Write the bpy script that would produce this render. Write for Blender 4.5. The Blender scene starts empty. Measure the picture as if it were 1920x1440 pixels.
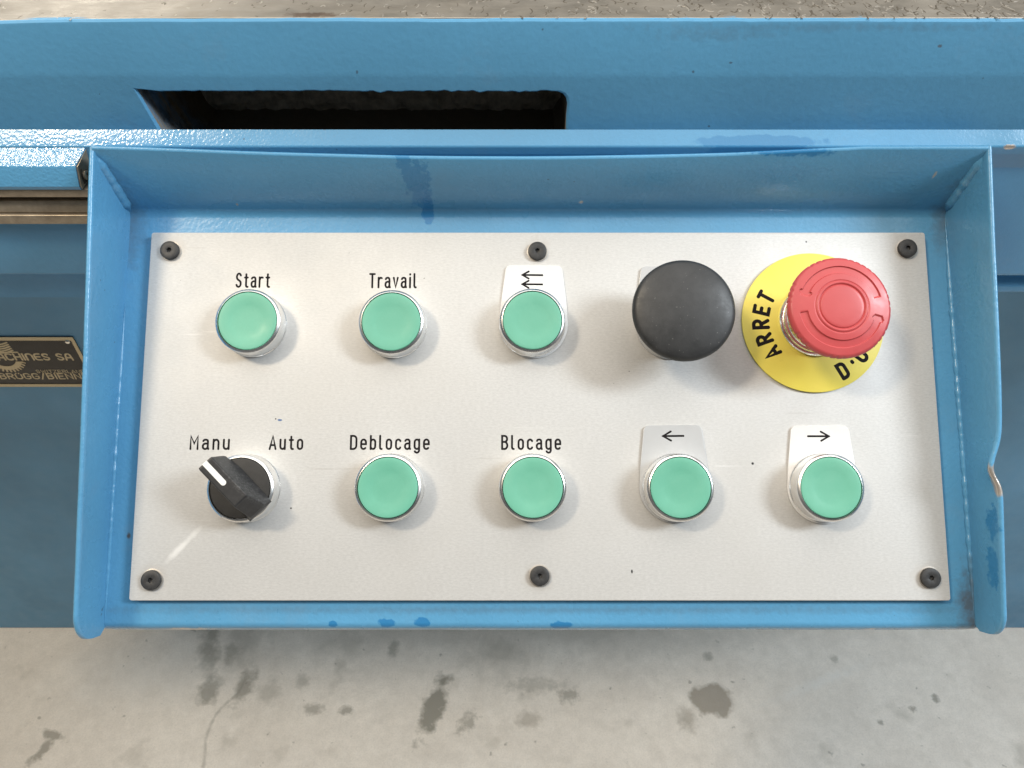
import bpy, bmesh, math, random
from mathutils import Vector, Matrix, noise as mnoise

# ------------------------------------------------------------------ camera, world, lamps, exposure
scene = bpy.context.scene
COL = scene.collection
MM = 0.001
EYE = 1158.0                      # height of the camera above the floor in mm
rad = math.radians

cam_data = bpy.data.cameras.new('camera')
cam = bpy.data.objects.new('camera', cam_data)
COL.objects.link(cam)
cam.location = (0, 0, EYE * MM)
cam.rotation_euler = (rad(45), 0, 0)
cam_data.sensor_width = 36.0
cam_data.lens = 27.04
cam_data.clip_start = 0.01
cam_data.clip_end = 60
cam_data.dof.use_dof = True
cam_data.dof.focus_distance = 0.33
cam_data.dof.aperture_fstop = 60
scene.camera = cam

world = bpy.data.worlds.new('World')
scene.world = world
world.use_nodes = True
wbg = world.node_tree.nodes['Background']
wbg.inputs[0].default_value = (0.93, 0.97, 1.0, 1)
wbg.inputs[1].default_value = 0.10


def area_lamp(name, loc, target, size, size_y, power, colour):
    d = bpy.data.lights.new(name, 'AREA')
    d.shape = 'RECTANGLE'
    d.size = size
    d.size_y = size_y
    d.energy = power
    d.color = colour
    o = bpy.data.objects.new(name, d)
    COL.objects.link(o)
    o.location = loc
    o.rotation_euler = (Vector(target) - Vector(loc)).to_track_quat('-Z', 'Y').to_euler()
    return o


PANEL = (0.01, 0.22, 0.92)
area_lamp('workshop_lamp', (-1.62, -0.30, 3.35), PANEL, 0.26, 0.5, 43, (1.0, 0.84, 0.62))
area_lamp('workshop_window', (2.15, -0.25, 2.72), PANEL, 0.45, 0.9, 60, (0.86, 0.94, 1.0))
area_lamp('back_lamp', (-1.75, 3.1, 2.45), (-0.2, 0.3, 1.0), 0.9, 0.4, 15, (1.0, 0.93, 0.82))
area_lamp('ceiling_lights', (0.0, 0.7, 4.60), (0.0, 0.7, 0.0), 5.6, 5.6, 196, (1.0, 0.955, 0.89))

scene.view_settings.view_transform = 'Standard'
scene.view_settings.look = 'None'
scene.view_settings.exposure = 0.0
scene.view_settings.gamma = 1.0
scene.view_settings.use_curve_mapping = False

random.seed(7)


# ------------------------------------------------------------------ material helpers
class NT:
    def __init__(self, name):
        self.m = bpy.data.materials.new(name)
        self.m.use_nodes = True
        self.t = self.m.node_tree
        self.b = self.t.nodes['Principled BSDF']
        self.co = None

    def n(self, kind, **kw):
        x = self.t.nodes.new(kind)
        for k, v in kw.items():
            setattr(x, k, v)
        return x

    def link(self, a, b):
        self.t.links.new(a, b)

    def coords(self):
        if self.co is None:
            self.co = self.n('ShaderNodeTexCoord').outputs['Object']
        return self.co

    def noise(self, scale, detail=2.0, rough=0.5, stretch=None, dim=None):
        x = self.n('ShaderNodeTexNoise')
        x.inputs['Scale'].default_value = scale
        x.inputs['Detail'].default_value = detail
        x.inputs['Roughness'].default_value = rough
        src = self.coords()
        if stretch:
            mp = self.n('ShaderNodeMapping')
            mp.inputs['Scale'].default_value = stretch
            self.link(src, mp.inputs['Vector'])
            src = mp.outputs[0]
        self.link(src, x.inputs['Vector'])
        return x.outputs['Fac']

    def ramp(self, src, lo, hi, a=0.0, b=1.0):
        x = self.n('ShaderNodeMapRange')
        x.inputs['From Min'].default_value = lo
        x.inputs['From Max'].default_value = hi
        x.inputs['To Min'].default_value = a
        x.inputs['To Max'].default_value = b
        self.link(src, x.inputs['Value'])
        return x.outputs['Result']

    def math(self, op, a, b=None):
        x = self.n('ShaderNodeMath', operation=op)
        for i, v in enumerate((a, b)):
            if v is None:
                continue
            if isinstance(v, (int, float)):
                x.inputs[i].default_value = v
            else:
                self.link(v, x.inputs[i])
        return x.outputs[0]

    def mix(self, fac, a, b):
        x = self.n('ShaderNodeMix', data_type='RGBA')
        for i, v in ((0, fac), (6, a), (7, b)):
            if isinstance(v, (int, float)):
                x.inputs[i].default_value = v
            elif isinstance(v, tuple):
                x.inputs[i].default_value = (*v, 1) if len(v) == 3 else v
            else:
                self.link(v, x.inputs[i])
        return x.outputs[2]

    def blob(self, c, r, angle=0.0, edge=0.25, wobble=0.35, wscale=None, strength=1.0, axes='xy'):
        """mask of an uneven ellipse: centre and radii in mm, in the object's own coordinates"""
        mp = self.n('ShaderNodeMapping', vector_type='TEXTURE')
        big = 1e3
        if len(r) == 3:
            sc = [q * MM for q in r]
        else:
            sc = [r[0] * MM, r[1] * MM, big]
        mp.inputs['Location'].default_value = [q * MM for q in c]
        mp.inputs['Rotation'].default_value = (0, 0, angle)
        mp.inputs['Scale'].default_value = sc
        self.link(self.coords(), mp.inputs['Vector'])
        ln = self.n('ShaderNodeVectorMath', operation='LENGTH')
        self.link(mp.outputs[0], ln.inputs[0])
        ns = self.noise(wscale or 900.0 / max(2.0, min(r[0], r[1])), 3.0, 0.6)
        off = self.ramp(ns, 0.25, 0.75, -wobble, wobble)
        d = self.math('ADD', ln.outputs['Value'], off)
        return self.ramp(d, 1.0 + edge, 1.0 - edge, 0.0, strength)

    def any(self, masks):
        out = masks[0]
        for k in masks[1:]:
            out = self.math('MAXIMUM', out, k)
        return out

    def bump(self, height, strength, dist=0.001, prev=None):
        x = self.n('ShaderNodeBump')
        x.inputs['Strength'].default_value = strength
        x.inputs['Distance'].default_value = dist
        self.link(height, x.inputs['Height'])
        if prev is not None:
            self.link(prev, x.inputs['Normal'])
        return x.outputs[0]

    def set(self, **kw):
        names = dict(base='Base Color', rough='Roughness', metal='Metallic', normal='Normal', spec='Specular IOR Level',
                     coat='Coat Weight', coat_rough='Coat Roughness')
        for k, v in kw.items():
            s = self.b.inputs[names[k]]
            if isinstance(v, (int, float)):
                s.default_value = v
            elif isinstance(v, tuple):
                s.default_value = (*v, 1)
            else:
                self.link(v, s)
        return self


BLUE = (0.106, 0.330, 0.555)


def paint(name, patches=(), bare=(), dirt=(), peel=0.22, rough=0.3, base=BLUE, grain=430.0, spec=.5, smooth_right=False):
    m = NT(name)
    big = m.noise(9.0, 3.0)
    fine = m.noise(420.0, 4.0, 0.7)
    dark = tuple(c * 0.86 for c in base)
    lite = tuple(min(1, c * 1.10) for c in base)
    col = m.mix(m.ramp(big, 0.3, 0.7), dark, lite)
    col = m.mix(m.ramp(fine, 0.35, 0.75, 0.0, 0.22), col, tuple(c * 0.72 for c in base))
    r = m.ramp(m.noise(60.0, 3.0), 0.3, 0.7, rough - 0.06, rough + 0.10)
    # fine dust and grease over the paint
    grime = m.ramp(m.noise(30.0, 5.0, 0.7), 0.58, 0.8, 0.0, 0.22)
    col = m.mix(grime, col, (0.20, 0.27, 0.34))
    specks = m.ramp(m.noise(300.0, 1.0), 0.80, 0.82, 0.0, 0.6)
    col = m.mix(specks, col, (0.05, 0.06, 0.07))
    if patches:
        k = m.any([m.blob(*p[0], **p[1]) for p in patches])
        col = m.mix(k, col, (0.032, 0.200, 0.430))
    if dirt:
        k = m.any([m.blob(*p[0], **p[1]) for p in dirt])
        col = m.mix(k, col, (0.085, 0.068, 0.055))
    if bare:
        k = m.any([m.blob(*p[0], **p[1]) for p in bare])
        col = m.mix(k, col, (0.55, 0.50, 0.45))
        m.set(metal=m.math('MULTIPLY', k, 0.6))
    h1 = m.noise(grain, 1.5, 0.5)
    if smooth_right:      # bump fades towards the right, so glints gather on the left
        sx = m.n('ShaderNodeSeparateXYZ')
        m.link(m.coords(), sx.inputs[0])
        h1 = m.math('MULTIPLY', h1, m.ramp(sx.outputs[0], -.16, -.02, 1.0, .3))
    n1 = m.bump(h1, peel, 0.0007)
    n2 = m.bump(m.noise(1500.0, 2.0), peel * 0.45, 0.0002, n1)
    m.set(base=col, rough=r, normal=n2, spec=spec)
    return m.m


def plain(name, base, rough=0.4, metal=0.0, speckle=0.12, scale=600.0, bump=0.05, spec=0.5):
    m = NT(name)
    f = m.noise(scale, 4.0, 0.65)
    col = m.mix(m.ramp(f, 0.3, 0.75, 0.0, 1.0), tuple(c * (1 - speckle) for c in base), tuple(min(1, c * (1 + speckle)) for c in base))
    r = m.ramp(m.noise(scale * 0.25, 3.0), 0.3, 0.7, max(0.02, rough - 0.05), rough + 0.07)
    m.set(base=col, rough=r, metal=metal, normal=m.bump(f, bump, 0.0002), spec=spec)
    return m.m


# ------------------------------------------------------------------ mesh helpers
def mesh_obj(name, verts, faces, mat=None, parent=None, loc=(0, 0, 0), sharp=35, scale=MM):
    me = bpy.data.meshes.new(name)
    me.from_pydata([(v[0] * scale, v[1] * scale, v[2] * scale) for v in verts], [], faces)
    bm = bmesh.new()
    bm.from_mesh(me)
    bmesh.ops.remove_doubles(bm, verts=bm.verts, dist=1e-7)
    bmesh.ops.recalc_face_normals(bm, faces=bm.faces)
    bm.to_mesh(me)
    bm.free()
    me.shade_smooth()
    if sharp is not None:
        me.set_sharp_from_angle(angle=rad(sharp))
    if mat:
        me.materials.append(mat)
    o = bpy.data.objects.new(name, me)
    COL.objects.link(o)
    o.location = [q * MM for q in loc]
    if parent:
        o.parent = parent
    return o


def lathe(profile, n=72, cap_top=True, cap_bottom=False, rfun=None):
    vs, fs = [], []
    for (r, z) in profile:
        for i in range(n):
            a = 2 * math.pi * i / n
            rr = r if rfun is None else rfun(r, z, a)
            vs.append((rr * math.cos(a), rr * math.sin(a), z))
    for k in range(len(profile) - 1):
        for i in range(n):
            j = (i + 1) % n
            fs.append((k * n + i, k * n + j, (k + 1) * n + j, (k + 1) * n + i))
    if cap_top:
        fs.append(tuple((len(profile) - 1) * n + i for i in range(n)))
    if cap_bottom:
        fs.append(tuple(reversed(range(n))))
    return vs, fs


def prism(outline, z0, z1, bevel=0.0):
    """closed outline (counter-clockwise) raised from z0 to z1, top edge eased by bevel"""
    n = len(outline)
    cx = sum(p[0] for p in outline) / n
    cy = sum(p[1] for p in outline) / n

    def inset(d):
        out = []
        for i in range(n):
            a, b, c = Vector(outline[i - 1]), Vector(outline[i]), Vector(outline[(i + 1) % n])
            t1, t2 = (b - a).normalized(), (c - b).normalized()
            nn = Vector((-(t1.y + t2.y), t1.x + t2.x))
            if nn.length < 1e-9:
                nn = Vector((-t1.y, t1.x))
            nn.normalize()
            k = max(0.35, nn.dot(Vector((-t1.y, t1.x))))
            out.append(b + nn * (d / k))
        return out
    rings = [(outline, z0)]
    if bevel:
        rings += [(outline, z1 - bevel), (inset(bevel * 0.3), z1 - bevel * 0.3), (inset(bevel), z1)]
    else:
        rings += [(outline, z1)]
    vs, fs = [], []
    for ring, z in rings:
        vs += [(p[0], p[1], z) for p in ring]
    for k in range(len(rings) - 1):
        for i in range(n):
            j = (i + 1) % n
            fs.append((k * n + i, k * n + j, (k + 1) * n + j, (k + 1) * n + i))
    fs.append(tuple((len(rings) - 1) * n + i for i in range(n)))
    fs.append(tuple(reversed(range(n))))
    return vs, fs


def round_rect(x0, y0, x1, y1, r, seg=5):
    out = []
    for cx, cy, a0 in ((x1 - r, y0 + r, -90), (x1 - r, y1 - r, 0), (x0 + r, y1 - r, 90), (x0 + r, y0 + r, 180)):
        for k in range(seg + 1):
            a = rad(a0 + 90 * k / seg)
            out.append((cx + r * math.cos(a), cy + r * math.sin(a)))
    return out


def extrude_x(profile, xs, yzfun=None, closed=True, caps=True):
    """profile of (y, z) swept along x"""
    n = len(profile)
    vs, fs = [], []
    for x in xs:
        for k, (y, z) in enumerate(profile):
            if yzfun:
                y, z = yzfun(x, k, y, z)
            vs.append((x, y, z))
    m = n if closed else n - 1
    for i in range(len(xs) - 1):
        for k in range(m):
            q = (k + 1) % n
            fs.append((i * n + k, i * n + q, (i + 1) * n + q, (i + 1) * n + k))
    if caps and closed:
        fs.append(tuple(reversed(range(n))))
        fs.append(tuple((len(xs) - 1) * n + k for k in range(n)))
    return vs, fs


def steps(a, b, n):
    return [a + (b - a) * i / n for i in range(n + 1)]


def join(*parts):
    vs, fs = [], []
    for v, f in parts:
        o = len(vs)
        vs += list(v)
        fs += [tuple(i + o for i in q) for q in f]
    return vs, fs


def fillet(pts, radii, seg=6):
    """open polyline in 2D with rounded corners"""
    out = [pts[0]]
    for i in range(1, len(pts) - 1):
        r = radii[i]
        p, a, b = Vector(pts[i]), Vector(pts[i - 1]), Vector(pts[i + 1])
        if r <= 0:
            out.append(tuple(p))
            continue
        u, v = (a - p).normalized(), (b - p).normalized()
        ang = u.angle(v)
        t = r / math.tan(ang / 2)
        p0, p1 = p + u * t, p + v * t
        c = p + (u + v).normalized() * (r / math.sin(ang / 2))
        for k in range(seg + 1):
            q = p0.lerp(p1, k / seg) - c
            out.append(tuple(c + q.normalized() * r))
    out.append(pts[-1])
    return out


def empty(name, loc, rot=(0, 0, 0)):
    o = bpy.data.objects.new(name, None)
    COL.objects.link(o)
    o.location = loc
    o.rotation_euler = rot
    o.empty_display_size = 0.05
    return o


def tag(o, label, cat=None, group=None, kind=None):
    o['label'] = label
    if cat:
        o['category'] = cat
    if group:
        o['group'] = group
    if kind:
        o['kind'] = kind
    return o


# ------------------------------------------------------------------ stroke lettering (cap height 1)
def arc(cx, cy, rx, ry, a0, a1, n=10):
    return [(cx + rx * math.cos(rad(a0 + (a1 - a0) * k / n)), cy + ry * math.sin(rad(a0 + (a1 - a0) * k / n))) for k in range(n + 1)]


X = 0.72      # height of the small letters


def bowl(w, full=True):
    return arc(w / 2, X - w / 2, w / 2, w / 2, 0, 180) + arc(w / 2, w / 2, w / 2, w / 2, 180, 360) + [(w, X - w / 2)]


G = {
    'S': (0.46, [arc(.23, .76, .21, .24, 25, 180, 10) + [(.04, .66), (.10, .57), (.36, .43), (.43, .34)] + arc(.22, .23, .22, .23, 20, -160, 10)]),
    't': (0.30, [[(.13, .95), (.13, .14), (.16, .04), (.22, .0), (.30, .0)], [(0, .70), (.28, .70)]]),
    'a': (0.42, [[(.02, .62), (.07, .69), (.15, X), (.27, X), (.36, .67), (.39, .58), (.39, .12), (.44, .0)],
                 [(.39, .42), (.18, .42), (.07, .38), (0, .28), (0, .14), (.06, .04), (.15, 0), (.25, 0), (.34, .06), (.39, .16)]]),
    'r': (0.30, [[(0, 0), (0, X)], [(0, .50), (.05, .62), (.13, .70), (.22, X), (.31, .69)]]),
    'T': (0.46, [[(0, 1), (.46, 1)], [(.23, 1), (.23, 0)]]),
    'v': (0.40, [[(0, X), (.20, 0), (.40, X)]]),
    'i': (0.05, [[(.02, 0), (.02, X)], [(.02, .96), (.02, .99)]]),
    'l': (0.16, [[(0, 1), (0, .14), (.03, .04), (.09, 0), (.15, 0)]]),
    'M': (0.56, [[(0, 0), (0, 1), (.28, .42), (.56, 1), (.56, 0)]]),
    'n': (0.40, [[(0, 0), (0, X)], [(0, .50), (.04, .62), (.12, .70), (.20, X), (.29, .70), (.37, .62), (.40, .52), (.40, 0)]]),
    'u': (0.40, [[(0, X), (0, .2), (.04, .08), (.11, .02), (.20, 0), (.29, .02), (.36, .09), (.40, .2)], [(.40, X), (.40, 0)]]),
    'A': (0.52, [[(0, 0), (.26, 1), (.52, 0)], [(.08, .30), (.44, .30)]]),
    'o': (0.40, [bowl(.40)]),
    'D': (0.48, [[(0, 0), (0, 1), (.22, 1)] + arc(.22, .74, .26, .26, 90, 0, 6) + arc(.22, .26, .26, .26, 0, -90, 6) + [(0, 0)]]),
    'e': (0.42, [[(0, .37), (.42, .37), (.42, .52)] + arc(.21, .51, .21, .21, 0, 180) + arc(.21, .21, .21, .21, 180, 320, 10)]),
    'b': (0.40, [[(0, 0), (0, 1)], bowl(.40)]),
    'c': (0.38, [arc(.20, X - .20, .20, .20, 25, 180) + arc(.20, .20, .20, .20, 180, 335)]),
    'g': (0.40, [bowl(.40), [(.40, X), (.40, -.08)] + arc(.20, -.08, .20, .20, 0, -150, 8)]),
    'B': (0.46, [[(0, 0), (0, 1), (.22, 1)] + arc(.22, .77, .22, .23, 90, -90, 8) + [(0, .54)], [(.22, .54)] + arc(.22, .27, .24, .27, 90, -90, 8) + [(0, 0)]]),
    'R': (0.48, [[(0, 0), (0, 1), (.24, 1)] + arc(.24, .74, .24, .26, 90, -90, 8) + [(0, .48)], [(.24, .48), (.48, 0)]]),
    'E': (0.44, [[(.44, 1), (0, 1), (0, 0), (.44, 0)], [(0, .52), (.36, .52)]]),
    "'": (0.06, [[(.03, .93), (.03, 1.0)]]),
    'U': (0.50, [[(0, 1), (0, .25)] + arc(.25, .25, .25, .25, 180, 360, 10) + [(.50, 1)]]),
    'G': (0.50, [arc(.25, .75, .25, .25, 25, 180) + arc(.25, .25, .25, .25, 180, 360) + [(.50, .48), (.28, .48)]]),
    'N': (0.50, [[(0, 0), (0, 1), (.50, 0), (.50, 1)]]),
    'C': (0.48, [arc(.25, .75, .25, .25, 30, 180) + arc(.25, .25, .25, .25, 180, 330)]),
    'H': (0.50, [[(0, 0), (0, 1)], [(.50, 0), (.50, 1)], [(0, .5), (.50, .5)]]),
    'I': (0.06, [[(.03, 0), (.03, 1)]]),
    'W': (0.66, [[(0, 1), (.16, 0), (.33, .8), (.50, 0), (.66, 1)]]),
    'Z': (0.46, [[(0, 1), (.46, 1), (0, 0), (.46, 0)]]),
    'L': (0.40, [[(0, 1), (0, 0), (.40, 0)]]),
    '/': (0.34, [[(0, -.05), (.34, 1.05)]]),
    ' ': (0.30, []),
    'Ü': (0.50, [[(0, .82), (0, .25)] + arc(.25, .25, .25, .25, 180, 360, 10) + [(.50, .82)], [(.13, 1.0), (.13, 1.06)], [(.37, 1.0), (.37, 1.06)]]),
    # rounded capitals of the nameplate
    'ñ': (0.50, [[(0, 0), (0, .72)] + arc(.25, .72, .25, .28, 180, 0, 10) + [(.50, 0)]]),
    'è': (0.46, [[(.46, 1), (.24, 1)] + arc(.24, .72, .24, .28, 90, 180, 6) + arc(.24, .28, .24, .28, 180, 270, 6) + [(.46, 0)], [(0, .52), (.40, .52)]]),
    'à': (0.52, [[(0, 0), (.08, .70)] + arc(.27, .72, .19, .28, 180, 0, 8) + [(.52, 0)], [(.08, .36), (.46, .36)]]),
}


def ribbon(pts, r, h, z=0.0):
    """a stroke with round ends: low crowned ribbon of half width r and height h"""
    P = [Vector(p) for p in pts]
    Q = [P[0]]
    for p in P[1:]:
        if (p - Q[-1]).length > 1e-4:
            Q.append(p)
    P = Q
    if len(P) < 2:
        return [], []
    sect = [(-1, 0.0), (-.8, .75), (0, 1.0), (.8, .75), (1, 0.0)]
    vs, fs = [], []
    n = len(P)
    rows = []
    t0 = (P[1] - P[0]).normalized()
    t1 = (P[-1] - P[-2]).normalized()
    for k in (1.0, .92, .7, .38):
        rows.append((P[0] - t0 * r * k, t0, math.sqrt(max(0.0, 1 - k * k)) + 0.02))
    for i in range(n):
        if i == 0:
            rows.append((P[0], t0, 1.0))
        elif i == n - 1:
            rows.append((P[-1], t1, 1.0))
        else:
            a, b = (P[i] - P[i - 1]).normalized(), (P[i + 1] - P[i]).normalized()
            t = a + b
            if t.length < 0.3:
                rows.append((P[i], a, 1.0)); rows.append((P[i] + a * r * 0.7, a, .6)); rows.append((P[i], b, 1.0))
                continue
            t.normalize()
            c = max(0.6, t.dot(a))
            rows.append((P[i], t, 1.0 / c))
    for k in (.38, .7, .92, 1.0):
        rows.append((P[-1] + t1 * r * k, t1, math.sqrt(max(0.0, 1 - k * k)) + 0.02))
    for p, t, w in rows:
        nx = Vector((-t.y, t.x))
        for s, q in sect:
            c = p + nx * (s * r * w)
            vs.append((c.x, c.y, z + q * h))
    for i in range(len(rows) - 1):
        for k in range(4):
            fs.append((i * 5 + k, i * 5 + k + 1, i * 5 + 6 + k, i * 5 + 5 + k))
    return vs, fs


def word(text, height, gap, stroke, h=0.08, width=None, at=None):
    """lettering in the xy plane; at(x, y) places a point (for curved lines)"""
    parts = []
    x = 0.0
    total = sum(G[c][0] for c in text) + gap * (len(text) - 1)
    sx = height if width is None else width / total
    zz = 0.0
    for c in text:
        w, ss = G[c]
        for s in ss:
            pts = [((x + p[0]) * sx, p[1] * height) for p in s]
            if at:
                pts = [at(*p) for p in pts]
            parts.append(ribbon(pts, stroke / 2, h + zz, 0.0))
            zz = (zz + 0.011) % 0.05
        x += w + gap
    return join(*parts)


# ------------------------------------------------------------------ the setting: concrete floor
m = NT('concrete')
c0 = m.mix(m.ramp(m.noise(5.0, 6.0, 0.65), 0.3, 0.7), (0.66, 0.59, 0.51), (0.79, 0.72, 0.635))
c0 = m.mix(m.ramp(m.noise(28.0, 6.0, 0.7), 0.45, 0.8, 0.0, 0.35), c0, (0.46, 0.41, 0.36))
c0 = m.mix(m.ramp(m.noise(16.0, 3.0), 0.62, 0.75, 0.0, 0.45), c0, (0.33, 0.295, 0.24))
c0 = m.mix(m.ramp(m.noise(75.0, 2.0), 0.70, 0.76, 0.0, 0.6), c0, (0.21, 0.19, 0.155))
c0 = m.mix(m.ramp(m.noise(420.0, 3.0), 0.4, 0.8, 0.0, 0.25), c0, (0.30, 0.28, 0.25))
c0 = m.mix(m.ramp(m.noise(48.0, 8.0, 0.75), 0.42, 0.66, 0.0, 0.30), c0, (0.46, 0.41, 0.35))
c0 = m.mix(m.ramp(m.noise(110.0, 6.0, 0.8), 0.52, 0.72, 0.0, 0.35), c0, (0.78, 0.735, 0.67))
st = lambda *a, **k: m.blob(*a, **k)
dark = m.any([
    st((-481, 565, 0), (15, 42), angle=0.15, wobble=.75, edge=.45, wscale=34, strength=.72),
    st((-462, 498, 0), (14, 24), angle=-0.1, wobble=.75, edge=.4, wscale=50, strength=.80),
    st((-428, 575, 0), (20, 40), wobble=.6, edge=.6, strength=.40),
    st((-441, 558, 0), (14, 16), wobble=.6, edge=.5, strength=.62),
    st((-409, 506, 0), (13, 24), angle=-.3, wobble=.6, edge=.45, strength=.72),
    st((-370, 497, 0), (16, 16), wobble=.6, edge=.5, strength=.40),
    st((-117, 474, 0), (15, 46), angle=-.30, wobble=.6, edge=.3, wscale=45, strength=.95),
    st((-66, 450, 0), (9, 16), angle=-.5, wobble=.8, edge=.4, wscale=80, strength=.62),
    st((-297, 470, 0), (13, 8), wobble=.5, edge=.4, strength=.62),
    st((-248, 468, 0), (10, 6), wobble=.5, edge=.4, strength=.7),
    st((-322, 512, 0), (9, 10), wobble=.5, edge=.5, strength=.42),
    st((-672, 432, 0), (17, 6), angle=-.35, wobble=.7, edge=.35, wscale=70, strength=.75),
    st((-676, 412, 0), (7, 22), angle=-.55, wobble=.7, edge=.35, wscale=70, strength=.75),
    st((-188, 567, 0), (8, 14), wobble=.5, edge=.5, strength=.62),
    st((-20, 560, 0), (40, 26), wobble=.9, edge=.8, strength=.40),
    st((-262, 575, 0), (32, 24), wobble=.9, edge=.8, strength=.32),
    st((130, 596, 0), (300, 24), wobble=.9, edge=.9, wscale=16, strength=.30),
    st((85, 490, 0), (13, 9), wobble=.8, edge=.5, strength=.62),
    st((35, 506, 0), (40, 10), wobble=.9, edge=.6, strength=.42),
    st((308, 553, 0), (7, 7), wobble=.5, edge=.5, strength=.62),
    st((640, 486, 0), (5, 6), wobble=.5, edge=.4, strength=.80),
    st((600, 470, 0), (5, 4), wobble=.5, edge=.4, strength=.70),
    st((545, 450, 0), (4, 4), wobble=.5, edge=.4, strength=.70),
    st((505, 548, 0), (6, 6), wobble=.5, edge=.4, strength=.50),
])
c0 = m.mix(dark, c0, (0.245, 0.225, 0.185))
ck = [(-411, 512), (-415, 496), (-425, 483), (-435, 473), (-441, 461), (-445, 445), (-446, 425), (-441, 404), (-438, 380), (-440, 330)]
seg = []
for (x0, y0), (x1, y1) in zip(ck[:-1], ck[1:]):
    L = math.hypot(x1 - x0, y1 - y0)
    seg.append(m.blob(((x0 + x1) / 2, (y0 + y1) / 2, 0), (L * .62, 2.0), angle=math.atan2(y1 - y0, x1 - x0), edge=.75, wobble=.6, wscale=150, strength=.42))
c0 = m.mix(m.any(seg), c0, (0.20, 0.185, 0.155))
tan = m.any([st((302, 484, 0), (31, 25), wobble=.35, edge=.14, wscale=32, strength=.75),
             st((260, 455, 0), (12, 16), wobble=.6, edge=.5, strength=.5),
             st((25, 455, 0), (16, 11), wobble=.6, edge=.5, strength=.45)])
c0 = m.mix(tan, c0, (0.22, 0.185, 0.14))
pale = m.any([st((470, 510, 0), (70, 6), angle=.35, wobble=.9, edge=.8, strength=.4),
              st((-560, 520, 0), (90, 30), wobble=.9, edge=.9, strength=.3)])
c0 = m.mix(pale, c0, (0.68, 0.65, 0.60))
m.set(base=c0, rough=m.ramp(m.noise(20.0, 4.0), .3, .7, .42, .62), spec=.4,
      normal=m.bump(m.noise(160.0, 6.0, .7), .25, .001))
M_FLOOR = m.m

floor = mesh_obj('floor', [(-4000, -2500, 0), (4000, -2500, 0), (4000, 4500, 0), (-4000, 4500, 0)], [(0, 1, 2, 3)], M_FLOOR)
floor['kind'] = 'structure'


# ------------------------------------------------------------------ the machine behind the panel
def wz(z):
    return z + EYE


machine = empty('machine_base', (0, 0.6, 0))
tag(machine, 'blue painted machine frame behind the control panel, with a long slot and steel table', 'machine')
MOFF = (0, -600, 0)

LEDGE_Y, LEDGE_Z = 293.0, -154.8
BACK_Z = -150.1             # ledge slopes up to the wall
WALL_Y = 298.5
M_WALL = paint('upper_wall_paint', rough=.5, peel=.16, spec=.25,
               dirt=[(((77, WALL_Y - 600, wz(-112.5)), (14, 400, 1.7)), dict(strength=.2, wobble=1.3, edge=.9, wscale=260)),
                     (((115, WALL_Y - 600, wz(-110.5)), (45, 400, .9)), dict(strength=.18, wobble=1.5, edge=.9, wscale=300)),
                     (((164, WALL_Y - 600, wz(-117)), (.8, 400, .6)), dict(strength=.7, wobble=.6)),
                     (((235, WALL_Y - 600, wz(-117)), (.8, 400, .8)), dict(strength=.6, wobble=.6))])
M_LEDGE = paint('ledge_paint', rough=.16, peel=.24, grain=820.0, smooth_right=True,
                patches=[(((102, 294.6 - 600, wz(-154)), (26, 2.1, 400)), dict(strength=.6, edge=.08, wobble=.22, wscale=220))],
                bare=[(((205, 293.3 - 600, wz(-155.2)), (2.2, 1.6, 1.0)), dict(edge=.2, wobble=.4))])
M_APRON = paint('apron_paint', rough=.4, peel=.16)
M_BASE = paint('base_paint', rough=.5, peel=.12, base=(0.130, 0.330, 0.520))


def wall_noise(x, f=0.05, s=0.0):
    return mnoise.noise((x * f, s, 3.1))


# upper wall with the long slot cut through it
top_pts = [(-149.2, -133.3), (-144, -133.8)]
for x in steps(-140, 15.5, 110):
    top_pts.append((x, -134.1 - 0.4 * wall_noise(x, .09) - 0.4 * wall_noise(x, .35, 4) - (1.3 if -60 < x < 10 else 0.0) * abs(wall_noise(x, .2, 9))))
top_pts += [(18.2, -134.3), (20.4, -135.2), (21.7, -136.9), (22.3, -139.2), (22.1, -144), (22.4, -158), (19, -163), (-138, -163), (-141.5, -158), (-145.1, -150.2)]
bm = bmesh.new()
outer = [(-900, -166.0), (900, -166.0), (900, -128.6), (-900, -128.6)]
# finer outer border so that the bend strip above shares its vertices
top_line = [(x, -128.6) for x in steps(900, -900, 300)]
outer = [(-900, -166.0), (900, -166.0)] + top_line


def loop(pts, y):
    vv = [bm.verts.new((p[0], y, wz(p[1]))) for p in pts]
    return vv, [bm.edges.new((vv[i], vv[(i + 1) % len(vv)])) for i in range(len(vv))]


cxs, czs = -63, -146
grow = [(p[0] + (0.9 if p[0] > cxs else -0.9) * (1 if abs(p[0] - cxs) > 80 else 0), p[1] + (0.7 if p[1] > czs else -0.7)) for p in top_pts]
_, e1 = loop(outer, WALL_Y)
vh, e2 = loop(grow, WALL_Y)
bmesh.ops.triangle_fill(bm, use_beauty=True, use_dissolve=False, edges=e1 + e2)
vi, e3 = loop(top_pts, WALL_Y + 0.9)
n = len(vh)
for i in range(n):
    j = (i + 1) % n
    bm.faces.new((vh[i], vh[j], vi[j], vi[i]))
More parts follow.
